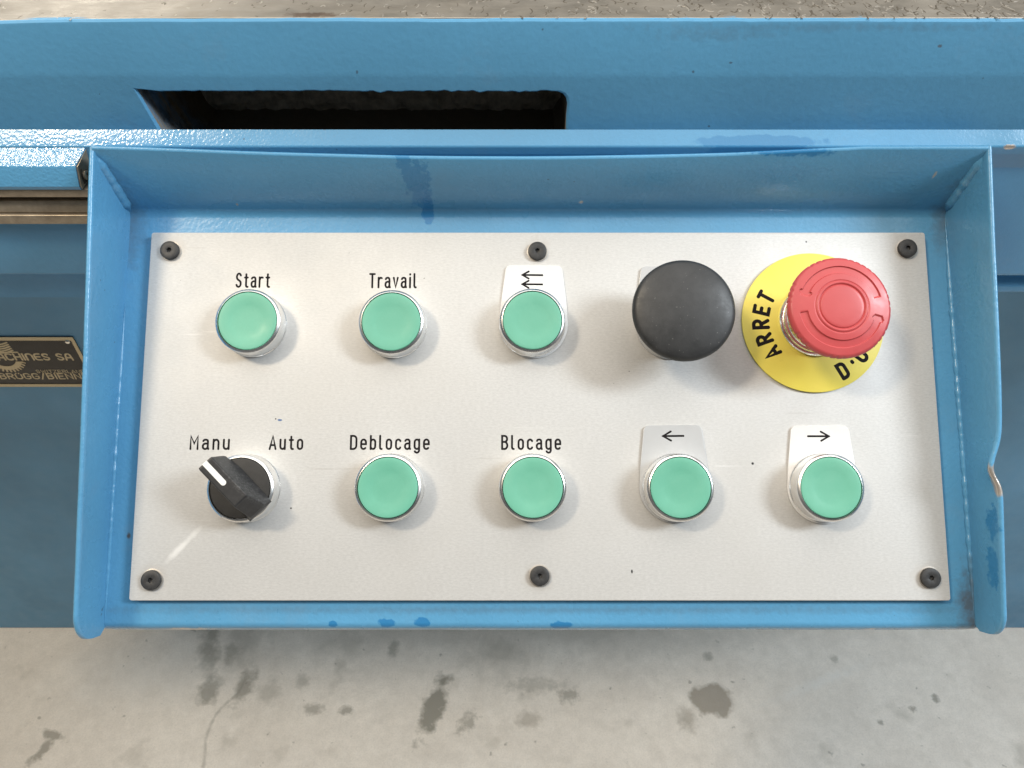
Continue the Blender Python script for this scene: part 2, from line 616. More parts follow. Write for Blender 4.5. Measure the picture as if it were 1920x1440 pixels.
# the bend: the upper part leans back a little
bend = [(WALL_Y, -128.6), (WALL_Y + .08, -127.5), (WALL_Y + .28, -126.2), (WALL_Y + .7, -124.0), (WALL_Y + 2.9, -109.2), (WALL_Y + 3.2, -108.4), (WALL_Y + 4.0, -107.8), (WALL_Y + 6, -107.6)]
rows = []
for k, (y, z) in enumerate(bend):
    row = []
    for p in top_line:
        dz = 0.3 * wall_noise(p[0], .02, 1) + .25 * wall_noise(p[0], .23, 6) if k >= 4 else 0
        if k >= 4 and p[0] < -140:
            dz -= (-140 - p[0]) * 0.016
        row.append(bm.verts.new((p[0], y, wz(z + dz))))
    rows.append(row)
for a, b in zip(rows[:-1], rows[1:]):
    for i in range(len(a) - 1):
        bm.faces.new((a[i], a[i + 1], b[i + 1], b[i]))
bmesh.ops.remove_doubles(bm, verts=bm.verts, dist=0.001)
bmesh.ops.recalc_face_normals(bm, faces=bm.faces)
bmesh.ops.translate(bm, verts=bm.verts, vec=MOFF)
bmesh.ops.scale(bm, verts=bm.verts, vec=(MM, MM, MM))
me = bpy.data.meshes.new('upper_wall')
bm.to_mesh(me)
bm.free()
me.shade_smooth()
me.set_sharp_from_angle(angle=rad(30))
me.materials.append(M_WALL)
upper_wall = bpy.data.objects.new('upper_wall', me)
COL.objects.link(upper_wall)
upper_wall.parent = machine


def M(vf):
    return [(v[0], v[1] - 600, v[2]) for v in vf[0]], vf[1]


# the inside of the slot: jambs, then a rough dark casting
mj = NT('slot_jamb')
cj = mj.mix(mj.ramp(mj.noise(70, 5, .7, stretch=(1, 1, .25)), .42, .62), (0.075, 0.21, 0.38), (0.26, 0.21, 0.14))
cj = mj.mix(mj.ramp(mj.noise(160, 4), .5, .7, 0, .8), cj, (0.02, 0.02, 0.02))
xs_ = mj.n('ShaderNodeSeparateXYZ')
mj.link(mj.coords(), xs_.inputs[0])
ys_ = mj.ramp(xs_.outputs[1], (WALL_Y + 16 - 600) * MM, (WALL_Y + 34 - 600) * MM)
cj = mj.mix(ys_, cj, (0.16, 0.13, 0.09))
left = mj.ramp(xs_.outputs[0], -.138, -.128)
cj = mj.mix(left, cj, (0.17, 0.15, 0.12))
mj.set(base=cj, rough=.85, spec=.2, normal=mj.bump(mj.noise(300, 4), .4, .001))
M_JAMB = mj.m
M_CAST = plain('raw_casting', (0.46, 0.42, 0.35), .75, speckle=.5, scale=160, bump=.8)
vs, fs = [], []
n = len(top_pts)
depths = [0.9, 4, 14, 30, 51.5]
for d in depths:
    for p in top_pts:
        jit = 0.5 * mnoise.noise((p[0] * .2, d * .2, p[1] * .2)) if d > 1 else 0
        vs.append((p[0] + jit, WALL_Y + d, wz(p[1] + jit)))
for k in range(len(depths) - 1):
    for i in range(n):
        j = (i + 1) % n
        fs.append((k * n + i, k * n + j, (k + 1) * n + j, (k + 1) * n + i))
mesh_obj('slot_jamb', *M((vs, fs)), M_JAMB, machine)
# cavity behind
cav = []
nx, nz = 90, 22
vs, fs = [], []
for j in range(nz + 1):
    for i in range(nx + 1):
        x = -190 + 260 * i / nx
        z = -112 - 130 * j / nz
        y = 344 + 3.5 * mnoise.fractal((x * .16, z * .16, 1.0), .9, 2.0, 5)
        vs.append((x, y, wz(z)))
for j in range(nz):
    for i in range(nx):
        a = j * (nx + 1) + i
        fs.append((a, a + 1, a + nx + 2, a + nx + 1))
b0 = [(-190, 363), (70, 363)]
box_v = [(-190, 349.5, wz(-112)), (70, 349.5, wz(-112)), (70, 349.5, wz(-242)), (-190, 349.5, wz(-242)),
         (-190, 366, wz(-112)), (70, 366, wz(-112)), (70, 366, wz(-242)), (-190, 366, wz(-242))]
box_f = [(0, 1, 5, 4), (1, 2, 6, 5), (2, 3, 7, 6), (3, 0, 4, 7)]
mesh_obj('slot_cavity', *M(join((vs, fs), (box_v, box_f))), M_CAST, machine)

# ledge below the wall, its eased front edge and the short face under it
prof = fillet([(WALL_Y - .02, BACK_Z), (LEDGE_Y, LEDGE_Z), (LEDGE_Y + .6, -158.5), (296.0, -166), (296.0, -222.5), (300, -226)], [0, 1.2, 1, 2, 2, 0], 5)
prof = prof + [(330, -226), (330, -180), (WALL_Y - .02, -168)]
xs = steps(-171.2, 900, 120)
mesh_obj('ledge', *M(extrude_x([(y, wz(z)) for y, z in prof], xs)), M_LEDGE, machine, sharp=60)
# left length of the ledge runs on above the guide cover
prof = fillet([(WALL_Y - .02, BACK_Z), (LEDGE_Y, LEDGE_Z), (LEDGE_Y + 1, LEDGE_Z - 12)], [0, .8, 0], 5) + [(WALL_Y - .02, LEDGE_Z - 12)]
mesh_obj('ledge', *M(extrude_x([(y, wz(z)) for y, z in prof], steps(-900, -171.2, 60))), M_LEDGE, machine, sharp=60)

# lower frame: apron step and the tall base face
mesh_obj('apron', *M(join(
    extrude_x([(y, wz(z)) for y, z in fillet([(330.2, -226.2), (304, -226.2), (299.5, -232), (299.5, -236), (340, -236)], [0, 2, 1, 1, 0], 3)], steps(-171.2, 900, 20)))), M_APRON, machine)
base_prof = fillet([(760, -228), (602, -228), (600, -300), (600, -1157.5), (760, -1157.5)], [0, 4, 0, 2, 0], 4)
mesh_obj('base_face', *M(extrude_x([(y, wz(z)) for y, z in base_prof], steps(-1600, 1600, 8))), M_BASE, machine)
under = [(330.4, -228), (601.5, -228), (601.5, -215), (330.4, -215)]
mesh_obj('frame_underside', *M(extrude_x([(y, wz(z)) for y, z in under], [-900, 900])), M_APRON, machine)

# left: sloping guide cover, steel guide rails, blue carrier below
M_COVER = paint('cover_paint', rough=.12, peel=.36, grain=900.0,
                dirt=[(((-199, 278 - 600, wz(-161)), (1.3, 1.3, 400)), dict(strength=.8)), (((-193, 278 - 600, wz(-161)), (1.0, 1.0, 400)), dict(strength=.7))])
M_STEEL = plain('oily_steel', (0.34, 0.285, 0.215), .40, metal=.5, speckle=.25, scale=180, bump=.1)
M_DARK = plain('dark_groove', (0.035, 0.03, 0.022), .55, speckle=.3)
cov = fillet([(LEDGE_Y - .05, LEDGE_Z - .5), (286.4, -160.2), (283.2, -167.6), (283.6, -169.2), (LEDGE_Y + .5, -169.2)], [0, 1.4, .8, 0, 0], 4)
cv, cf = extrude_x([(y, wz(z)) for y, z in cov], steps(-900, -175.6, 40))


def slant(v):      # the end of the cover is cut at a slant
    return [(x - (max(0.0, min(5.0, wz(LEDGE_Z) - z)) * .75 if x > -180 else 0), y, z) for x, y, z in v]


mesh_obj('guide_cover', *M((slant(cv), cf)), M_COVER, machine, sharp=60)
endp = fillet([(LEDGE_Y + .4, LEDGE_Z - 1.0), (286.8, -160.6), (283.7, -167.6), (284, -168.9), (LEDGE_Y + .5, -168.9)], [0, 1.2, .6, 0, 0], 4)
ev, ef = extrude_x([(y, wz(z)) for y, z in endp], [-175.6, -174.9])
ce = mesh_obj('cover_end', *M((slant(ev), ef)), M_STEEL, machine)
tag(ce, 'bare brown metal end of the blue guide cover')
# recess with its screw hole in the end
rec = [(287.4, -162.6), (290, -160.4), (292.6, -160.4), (292.6, -168), (286, -168), (286, -164.8)]
mesh_obj('end_recess', *M(extrude_x([(y, wz(z)) for y, z in rec], [-178.4, -178.25])), M_DARK, machine)
sv, sf = lathe([(2.0, 0), (2.0, .8), (1.5, 1.1), (1.1, 1.1), (1.0, .2), (0.0, .2)], 20, cap_top=False)
sv = [(z, x, y) for x, y, z in sv]
mesh_obj('end_screw', [(-178.3 + a, 289 + b - 600, wz(-165.5) + c) for a, b, c in sv], sf, M_STEEL, machine)

rail1 = fillet([(292, -169.6), (284.5, -169.6), (284.5, -173.6), (292, -174.2)], [0, .6, .8, 0], 3)
mesh_obj('guide_rail', *M(extrude_x([(y, wz(z)) for y, z in rail1], steps(-900, -172, 30))), M_STEEL, machine)
mesh_obj('rail_groove', *M(extrude_x([(290.5, wz(-173)), (290.5, wz(-179)), (295.5, wz(-179)), (295.5, wz(-173))], [-900, -172])), M_DARK, machine)
rail2 = fillet([(292, -176.2), (286.6, -176.2), (285.2, -180.6), (285.2, -181.4), (292, -181.6)], [0, .8, .5, .3, 0], 3)
mesh_obj('guide_rail', *M(extrude_x([(y, wz(z)) for y, z in rail2], steps(-900, -172, 30))), M_STEEL, machine)
rail3 = fillet([(292, -181.8), (283.8, -181.8), (283.8, -186.2), (292, -186.4)], [0, .5, .4, 0], 3)
mesh_obj('guide_rail', *M(extrude_x([(y, wz(z)) for y, z in rail3], steps(-900, -172, 30))), M_STEEL, machine)
car = fillet([(330, -186.6), (287, -186.6), (287, -215.6), (330, -215.6)], [0, .6, 1.0, 0], 4)
mesh_obj('rail_carrier', *M(extrude_x([(y, wz(z)) for y, z in car], steps(-900, -171.6, 30))), M_APRON, machine)
mesh_obj('rail_carrier', *M(extrude_x([(y, wz(z)) for y, z in [(331, -158), (296, -170), (296, -236), (331, -236)]], [-900, -171.4])), M_APRON, machine)

# steel table on top of the frame
mt = NT('scraped_steel')
ct = mt.mix(mt.ramp(mt.noise(60, 5, .65, stretch=(.35, 1, 1)), .3, .7), (0.27, 0.247, 0.21), (0.38, 0.355, 0.315))
ct = mt.mix(mt.ramp(mt.noise(18, 5, .7), .55, .75, 0, .55), ct, (0.22, 0.19, 0.145))
ct = mt.mix(mt.blob((-77, 306 - 600, 0), (9, 2.4), wobble=.6, edge=.3, strength=.75), ct, (0.13, 0.085, 0.06))
mt.set(base=ct, metal=.75, rough=mt.ramp(mt.noise(90, 3), .3, .7, .36, .52), normal=mt.bump(mt.noise(240, 4, .6, stretch=(.4, 1, 1)), .3, .0006))
table = fillet([(760, -107.5), (WALL_Y + 4.6, -107.5), (WALL_Y + 4.6, -113), (760, -113)], [0, .5, 0, 0], 3)


def tdz(x, k, y, z):
    if x < -140:
        z -= (-140 - x) * 0.016
    return y, z


mesh_obj('table_top', *M(extrude_x([(y, wz(z)) for y, z in table], steps(-900, 900, 90), yzfun=tdz)), mt.m, machine)
# scraping marks: small curved nicks in the steel
nick_v, nick_f = [], []
M_NICK = plain('nick', (0.17, 0.15, 0.12), .45, metal=.6)
M_GLINT = plain('bright_nick', (0.46, 0.43, 0.38), .42, metal=.6)
parts, glints = [], []
for i in range(1700):
    x = random.uniform(-250, 300)
    dens = min(1.0, max(0.12, (x + 150) / 330))
    if random.random() > dens:
        continue
    y = WALL_Y + 5.2 + random.random() ** 1.2 * 34
    a = random.gauss(math.pi / 2 - 0.5, 0.8)
    L = random.uniform(.8, 3.2) * (0.6 + 0.6 * dens)
    curv = random.uniform(-1.6, 1.6)
    pts = []
    for k in range(5):
        t = (k / 4 - .5) * L
        pts.append((x + math.cos(a + curv * t / L) * t, y + math.sin(a + curv * t / L) * t * 1.7 - 600))
    z0 = wz(-107.5) - ((-140 - x) * .016 if x < -140 else 0)
    v, f = ribbon(pts, random.uniform(.12, .36), .06, z0)
    (parts if i % 3 else glints).append((v, f))
for grp_, mat_ in ((parts, M_NICK), (glints, M_GLINT)):
    nk = mesh_obj('scrape_marks', *join(*grp_), mat_, machine)
    nk['kind'] = 'stuff'

# ------------------------------------------------------------------ nameplate on the base face
M_BRASS = plain('tarnished_brass', (0.60, 0.50, 0.32), .45, metal=.35, speckle=.12, bump=.08)
M_BLACKPL = plain('black_enamel', (0.04, 0.034, 0.027), .45, speckle=.25)
M_RIVET = plain('rivet_metal', (0.75, 0.72, 0.65), .22, metal=1.0, speckle=.05)
npl = empty('nameplate', (-0.56, 0.6, wz(-602.5) * MM), (rad(90), 0, 0))
tag(npl, 'black and brass nameplate on the blue machine face, left of the control panel', 'nameplate')
NX, NZ = -560, -602.5
mesh_obj('backing', *prism(round_rect(-104, 0, 104, 72.5, 1.2), 0, 1.2, .2), M_BLACKPL, npl)


def frame_ring(o, i, z0, z1):
    n = len(o)
    vs = [(p[0], p[1], z0) for p in o] + [(p[0], p[1], z1) for p in o] + [(p[0], p[1], z1) for p in i] + [(p[0], p[1], z0) for p in i]
    fs = []
    for k in range(3):
        for a in range(n):
            b = (a + 1) % n
            fs.append((k * n + a, k * n + b, (k + 1) * n + b, (k + 1) * n + a))
    return vs, fs


mesh_obj('border', *frame_ring(round_rect(-104.2, -.2, 104.2, 72.7, 1.2), round_rect(-100.6, 4.0, 100.6, 68.2, .8), 1.0, 1.75), M_BRASS, npl)
for sx in (-96.3, 96.3):
    mesh_obj('rivet', *lathe([(2.7, 1.2), (2.6, 2.0), (2.0, 2.7), (1.0, 3.0)], 20), M_RIVET, npl, (sx, 66.3, 0))
    mesh_obj('rivet', *lathe([(2.7, 1.2), (2.6, 2.0), (2.0, 2.7), (1.0, 3.0)], 20), M_RIVET, npl, (sx, 6.2, 0))


def plate_word(text, x0, x1, y0, h, stroke, gap):
    v, f = word(text, h, gap, stroke, .28, width=x1 - x0)
    return mesh_obj('lettering', [(a + x0, b + y0, c + 1.2) for a, b, c in v], f, M_BRASS, npl)


tag(plate_word('MàCHIñèS Sà', 3, 91.5, 40.3, 8.6, 2.1, .20), 'brass line of writing across the middle of the nameplate')
tag(plate_word('SWITZERLAND', 45, 97, 21.0, 4.2, .8, .22), 'small brass writing under the middle line')
tag(plate_word('BRÜGG/BIENNE', 2, 98, 12.0, 7.8, 1.6, .22), 'brass line of writing along the lower edge of the nameplate')
# emblem: screw thread above, gear rim below the writing
gv = []
gcx, gcy = 17, 46.5
nt_ = 0
o_pts, i_pts = [], []
for k in range(0, 129):
    a = rad(188 + (352 - 188) * k / 128)
    tooth = 24.5 if (k // 4) % 2 == 0 else 20.8
    o_pts.append((gcx + tooth * math.cos(a), gcy + tooth * math.sin(a)))
    i_pts.append((gcx + 14.5 * math.cos(a), gcy - 1 + 14.5 * math.sin(a)))
vs = [(p[0], min(p[1], 38.0), 1.2) for p in o_pts] + [(p[0], min(p[1], 38.0), 1.5) for p in o_pts] + [(p[0], min(p[1], 38.0), 1.5) for p in i_pts]
n = len(o_pts)
fs = []
for k in range(n - 1):
    fs += [(k, k + 1, n + k + 1, n + k), (n + k, n + k + 1, 2 * n + k + 1, 2 * n + k)]
mesh_obj('gear_emblem', vs, fs, M_BRASS, npl, sharp=20)
thr = []
for k in range(5):
    y = 64.5 - k * 2.9
    thr.append(ribbon([(gcx + q, y + 4.0 * (q / 16) ** 2 - 3.0) for q in steps(-15 - k * .3, 15 + k * .3, 12)], .95, .3, 1.2))
thr.append(ribbon([(gcx - 20, 51.2), (gcx + 20, 51.2)], 1.0, .3, 1.2))
mesh_obj('thread_emblem', *join(*thr), M_BRASS, npl)

# ------------------------------------------------------------------ the control panel (own axes: x right, y up the plate, z off the plate)
TILT = 37.7
PO = Vector((0, 0.220248, wz(-239.372) * MM))
panel = empty('control_panel', PO, (rad(TILT), 0, 0))
tag(panel, 'tilted blue control panel with aluminium plate, green push buttons and red emergency stop', 'control panel')

UL, UR = -168.5, 191.4      # inner faces of the two cheeks
WF = -3.7                   # top of the tray floor
ct_, st_ = math.cos(rad(TILT)), math.sin(rad(TILT))

M_TRAY = paint('tray_paint', rough=.26, peel=.17, grain=620.0,
               patches=[(((-44.5, 103.5, 20), (3.2, 6.0, 400)), dict(strength=.7, angle=.45, edge=.12, wobble=.5, wscale=330)),
                        (((-39.5, 97, 9), (5.2, 4.6, 400)), dict(strength=.7, edge=.12, wobble=.6, wscale=330)),
                        (((-37, 90.5, 0), (2.5, 4.5, 400)), dict(edge=.1, wobble=.4, wscale=200)),
                        (((-52, -85.6, 0), (3.4, 1.8, 400)), dict(edge=.1, wobble=.3)),
                        (((-37, -85.2, 0), (3.4, 2.0, 400)), dict(edge=.1, wobble=.3)),
                        (((-74, -85.8, 0), (2.2, 1.3, 400)), dict(edge=.1, wobble=.3)),
                        (((20.5, -86.4, 0), (4.5, 1.7, 400)), dict(edge=.1, wobble=.3)),
                        (((112, 104.5, 30), (16, 1.3, 400)), dict(edge=.2, wobble=.5))],
               bare=[(((-137, -89.2, -5), (8.5, 1.5, 400)), dict(edge=.25, wobble=.7, wscale=260)),
                     (((176.5, 99.5, 15), (.55, .8, 400)), dict(edge=.3, wobble=.3)), (((150, -88.9, -5), (2.0, .9, 400)), dict(edge=.25, wobble=.7)),
                     (((-120, 92.5, 0), (.5, .35, 400)), dict(edge=.3, wobble=.5)), (((30, 93.0, 0), (.9, .3, 400)), dict(edge=.3, wobble=.5))],
               dirt=[(((190, -80, 0), (4.5, 13, 400)), dict(edge=.7, wobble=.7, strength=.75)),
                     (((-167.5, 83, 0), (4, 12, 400)), dict(edge=.9, wobble=.7, strength=.45)),
                     (((190.5, 86, 0), (4, 9, 400)), dict(edge=.9, wobble=.7, strength=.5)),
                     (((-160.5, -50, 0), (.8, 1.2, 400)), dict(edge=.4, strength=.9)),
                     (((11, -80.2, 0), (172, 1.2, 400)), dict(edge=.9, wobble=.6, strength=.28))])
M_CHEEK_L = paint('left_cheek_paint', rough=.27, peel=.24)
M_CHEEK_R = paint('right_cheek_paint', rough=.27, peel=.26,
                  patches=[(((193, -44, 13), (400, 6.2, 3.4)), dict(edge=.12, wobble=.6, wscale=380, strength=.85)),
                           (((193, -62, 11), (400, 8.2, 3.6)), dict(edge=.12, wobble=.6, wscale=380, strength=.85))],
                  bare=[(((192, -27.5, 18.2), (400, 6.0, 1.5)), dict(edge=.2, wobble=.5))])

# tray: one bent sheet (lip, upright back, floor, front bend)
back_h = 34.0


def sheet(profile, t):
    """closed profile of a bent sheet: profile is its upper side, t the thickness below"""
    out = []
    n = len(profile)
    for i in range(n):
        a = Vector(profile[max(0, i - 1)])
        b = Vector(profile[min(n - 1, i + 1)])
        d = (b - a).normalized()
        nn = Vector((-d.y, d.x))
        out.append(tuple(Vector(profile[i]) + nn * t))
    return profile, out


# profile in (v, w): from the lip at the back down to the front bend
lipv, lipw = 105.0, 29.0
prof = fillet([(lipv, lipw), (90.6, WF), (-87.6, WF), (-90.4, -16)], [0, 4.5, 3.2, 0], 7)
cent = prof
pts_up = [Vector(p) for p in prof]
under_pts = []
T = 2.0
for i in range(len(prof)):
    a = Vector(prof[max(0, i - 1)])
    b = Vector(prof[min(len(prof) - 1, i + 1)])
    d = (b - a).normalized()
    nn = Vector((d.y, -d.x))
    if i and nn.dot(under_dir) < -0.2:
        nn = -nn
    if i == 0:
        nn = Vector((ct_, -st_)) if False else nn
        if nn.x < 0:
            nn = -nn
    under_dir = nn
    under_pts.append(Vector(prof[i]) + nn * T)
lip_mid = [pts_up[0].lerp(under_pts[0], t) + (pts_up[0] - pts_up[1]).normalized() * (0.75 * math.sin(math.pi * t)) for t in (.12, .3, .5, .7, .88)]
ring = [tuple(p) for p in pts_up] + [tuple(p) for p in reversed(under_pts)] + [tuple(p) for p in reversed(lip_mid)]
nlip = len(lip_mid)


def tray_shape(x, k, y, z):
    up = max(0.0, min(1.0, (z - 2) / 27)) if y > 88 else 0.0
    t = (x - UL) / (UR - UL)
    bow = math.sin(math.pi * min(1, max(0, t)) ** 0.9) ** 1.4
    if t > .72:
        bow *= max(0.0, 1 - (t - .72) / .14) ** .5 if t < .86 else 0.0
    y -= up * (3.6 * bow)
    z -= up * (1.6 * bow)
    wob = 0.12 * mnoise.noise((x * .02, y * .03, z * .05))
    return y + wob, z + wob


xs = steps(UL - .6, UR + .6, 140)
tray = mesh_obj('tray', *extrude_x(ring, xs, yzfun=tray_shape), M_TRAY, panel, sharp=50)


# cheeks: tapering side plates with eased lips, the right one with a dent
def cheek(side, mat, label):
    u0 = UL if side < 0 else UR
    vmin, vmax = (-88.2, 106.5) if side > 0 else (-90.0, 106.5)
    nv = 150
    vs, fs = [], []
    nsec = None
    for i in range(nv + 1):
        s = i / nv
        v = vmin + (vmax - vmin) * (s ** 1.25)
        if side < 0:
            top = 17.0 + (v + 81) * (28.8 - 17.0) / 186
        else:
            top = 14.9 + (v + 81) * (29.2 - 14.9) / 186
            top += 1.2 * math.exp(-((v - 20) / 40) ** 2)
        # rounded front corner
        rc = 9.0 if side > 0 else 11.0
        d = v - vmin
        if d < rc:
            k = 1 - d / rc
            top = top - rc * 1.0 * (1 - math.sqrt(max(0.0, 1 - k * k)))
        out = 0.0
        dent = 0.0
        if side > 0:
            q = v + 22.5
            dent = 3.6 * math.exp(-(q / (5.5 if q < 0 else 9.0)) ** 2)
        else:
            out = -0.4 * math.sin((v + 90) / 60)
        low = -6.0 if d > 4 else -6.0 + (4 - d) * 1.2
        sec = []
        for t in (0, .18, .35, .5, .62, .72, .8, .87, .93, .97, 1.0):
            w = low + (top - 1.0 - low) * t
            bend = max(0.0, (w - 2) / max(1.0, top - 2)) ** 2.2
            uu = u0 + side * (out * bend) - side * dent * bend
            sec.append((uu, v, w - dent * .18 * bend))
        uu = sec[-1][0]
        wt = sec[-1][2]
        th = 2.1
        for a in (160, 135, 110, 90, 70, 45, 20):
            sec.append((uu + side * (th / 2) + side * -(-math.cos(rad(a))) * -th / 2 * -1, v, wt + th / 2 * math.sin(rad(a))))
        for q in reversed(sec[:11]):
            sec.append((q[0] + side * th, q[1], q[2]))
        nsec = len(sec)
        wb = 0.10 * mnoise.noise((v * .05, 1.3 * side, 0))
        vs += [(a + wb, b, c) for a, b, c in sec]
    for i in range(nv):
        for k in range(nsec):
            q = (k + 1) % nsec
            fs.append((i * nsec + k, i * nsec + q, (i + 1) * nsec + q, (i + 1) * nsec + k))
    fs.append(tuple(range(nsec)))
    fs.append(tuple(nv * nsec + k for k in range(nsec)))
    o = mesh_obj('side_plate', vs, fs, mat, panel, sharp=55)
    o['label'] = label
    return o


cheek(-1, M_CHEEK_L, 'bright blue side plate left of the aluminium face plate')
cheek(1, M_CHEEK_R, 'side plate right of the aluminium face plate, its rim dented and chipped')


# weld beads along the inner corners
def bead(pts, r, name, mat, seed=0.0, amp=.45):
    P = []
    for i in range(len(pts) - 1):
        L = (Vector(pts[i + 1]) - Vector(pts[i])).length
        k = max(2, int(L / 1.2))
        for q in range(k):
            P.append(Vector(pts[i]).lerp(Vector(pts[i + 1]), q / k))
    P.append(Vector(pts[-1]))
    vs, fs = [], []
    ns = 8
    for i, p in enumerate(P):
        d = (P[min(len(P) - 1, i + 1)] - P[max(0, i - 1)]).normalized()
        a = d.cross(Vector((1, .3, .2))).normalized()
        b = d.cross(a)
        e = 1 + amp * mnoise.noise((i * .35, seed, 0)) + amp * .5 * mnoise.noise((i * 1.1, seed, 5))
        e *= max(.05, min(1.0, 6.0 * i / (len(P) - 1), 6.0 * (len(P) - 1 - i) / (len(P) - 1)))
        for k in range(ns):
            t = 2 * math.pi * k / ns
            o = (a * math.cos(t) + b * math.sin(t)) * r * e
            vs.append(tuple(p + o))
    for i in range(len(P) - 1):
        for k in range(ns):
            q = (k + 1) % ns
            fs.append((i * ns + k, i * ns + q, (i + 1) * ns + q, (i + 1) * ns + k))
    return mesh_obj(name, vs, fs, mat, panel, sharp=None)


M_BEAD = paint('bead_paint', rough=.24, peel=.3, dirt=[(((191, -78, 0), (5, 14, 400)), dict(edge=.8, wobble=.7, strength=.6))])
bead([(UL + .2, 48, WF + .3), (UL + .1, 0, WF + .3), (UL + .3, -50, WF + .2), (UL + .2, -87, WF)], .95, 'weld_bead', M_BEAD, 1.0)
bead([(UR - .2, 88, WF + .3), (UR - .3, 40, WF + .4), (UR - .2, -10, WF + .4), (UR - .3, -60, WF + .3), (UR - .2, -87, WF)], 1.15, 'weld_bead', M_BEAD, 2.0)
bead([(UL - .4, 90.6, WF - 1.0), (UL - .6, 97.8, 12), (UL - 1.4, 104.6, 28)], 3.0, 'weld_bead', M_BEAD, 3.0, .16)
bead([(UR + .4, 90.6, WF - 1.0), (UR + .6, 97.8, 12), (UR + 1.4, 104.6, 28)], 3.0, 'weld_bead', M_BEAD, 4.0, .16)

# enclosure below the tray, fixed to the machine
enc = [(-85, -5.9), (-85, -42), (63.0, -42), (91.0, -7.0), (88, -5.9)]
mesh_obj('enclosure', *extrude_x(enc, [UL + 2, UR - 2]), M_CHEEK_L, panel)

# face plate
M_GASKET = plain('gasket', (0.012, 0.012, 0.012), .7)
mp = NT('anodised_aluminium')
gr = mp.noise(1500, 4, .75, stretch=(.4, 1, 1))
ca = mp.mix(mp.ramp(gr, .35, .65), (0.545, 0.540, 0.527), (0.640, 0.634, 0.620))
ca = mp.mix(mp.ramp(mp.noise(14, 4, .6), .45, .75, 0, .35), ca, (0.53, 0.51, 0.475))
ca = mp.mix(mp.ramp(mp.noise(330, 1), .80, .815, 0, .6), ca, (0.12, 0.11, 0.10))
sp = mp.any([mp.blob((100.9, -20, 0), (.55, .55), edge=.3, wobble=.2), mp.blob((49.4, -64.3, 0), (.35, .7), edge=.3, wobble=.2),
             mp.blob((-99.8, -1.2, 0), (.3, .3), edge=.3, wobble=.2), mp.blob((-92.0, -38.5, 0), (.35, .3), edge=.3),
             mp.blob((119, 14.5, 0), (.4, .4), edge=.3, wobble=.3), mp.blob((128, 76, 0), (.3, .35), edge=.3)])
ca = mp.mix(sp, ca, (0.03, 0.03, 0.03))
ca = mp.mix(mp.blob((-98.2, -1.7, 0), (1.0, .5), edge=.25, wobble=.35), ca, (0.10, 0.17, 0.33))
pale = mp.any([mp.blob((-137, -54.5, 0), (7.2, 1.1), angle=.80, edge=.6, wobble=.5, wscale=120, strength=.6)])
ca = mp.mix(pale, ca, (0.95, 0.94, 0.92))
grime = mp.any([mp.blob((u, v, 0), (5.4, 5.2), edge=.35, wobble=.35, strength=.38) for u, v in ((-148.3, 72), (11, 72), (171.4, 72), (-148.3, -66.8), (11, -66.8), (171.4, -66.8))])
ca = mp.mix(grime, ca, (0.50, 0.46, 0.41))
butts = [(-110.6, 39.2), (-50.5, 38.8), (8.5, 39.2), (68.4, 39.2), (-110.6, -29.9), (-50.5, -29.9), (8.5, -29.9), (68.4, -29.9), (129.4, -29.9)]
halo = mp.any([mp.blob((u, v - 1.0, 0), (17.0, 17.0), edge=.22, wobble=.22, wscale=90, strength=.12) for u, v in butts])
ca = mp.mix(halo, ca, (0.47, 0.43, 0.375))
for ang, sc, amt in ((.25, 55, .45), (-.5, 38, .4), (1.3, 30, .35)):
    mpp = mp.n('ShaderNodeMapping')
    mpp.inputs['Rotation'].default_value = (0, 0, ang)
    mpp.inputs['Scale'].default_value = (.05, 1.6, 1)
    mp.link(mp.coords(), mpp.inputs['Vector'])
    nn_ = mp.n('ShaderNodeTexNoise')
    nn_.inputs['Scale'].default_value = sc * 6
    nn_.inputs['Detail'].default_value = 1.0
    mp.link(mpp.outputs[0], nn_.inputs['Vector'])
    lines = mp.ramp(nn_.outputs['Fac'], .735, .765, 0, amt)
    gate = mp.ramp(mp.noise(22 + sc * .2, 2), .5, .62)
    ca = mp.mix(mp.math('MULTIPLY', lines, gate), ca, (0.78, 0.77, 0.76) if ang > 0 else (0.42, 0.40, 0.37))
mp.set(base=ca, metal=.16, rough=mp.ramp(mp.noise(24, 5, .65), .3, .7, .46, .64), normal=mp.bump(gr, .03, .0002), spec=.3)
plate = mesh_obj('face_plate', *prism(round_rect(-157.1, -75.9, 179.9, 80.2, 1.1), -2.0, 0, .25), mp.m, panel)
mesh_obj('plate_gasket', *prism(round_rect(-154.5, -73.3, 177.3, 77.6, 1.1), WF + .02, -1.95), M_GASKET, panel)
plate['label'] = 'satin aluminium face plate with black engraved words'

# words on the plate
M_INK = plain('black_engraving', (0.010, 0.008, 0.009), .8, speckle=.3, scale=900, spec=.2)


def plate_text(text, u0, u1, v0, h, gap=.40):
    v, f = word(text, h, gap, .86, .06, width=u1 - u0 - .86)
    o = mesh_obj('lettering', [(a + u0 + .45, b + v0, c) for a, b, c in v], f, M_INK, plate)
    o['label'] = 'the word %s in black on the plate' % text


plate_text('Start', -119.5, -104.5, 55.9, 5.9)
plate_text('Travail', -61.8, -41.1, 55.7, 5.9)
plate_text('Manu', -135.6, -118.7, -13.9, 5.4, .42)
plate_text('Auto', -102.3, -87.8, -13.9, 5.4, .42)
plate_text('Deblocage', -68.2, -34.6, -13.9, 5.5, .42)
plate_text('Blocage', -4.6, 20.7, -13.9, 5.5, .42)

# six socket screws
M_SCREW = plain('black_oxide', (0.040, 0.040, 0.041), .5, metal=.2, speckle=.3)
M_RING = plain('countersink', (0.46, 0.43, 0.39), .4, metal=.6)
NS = 36


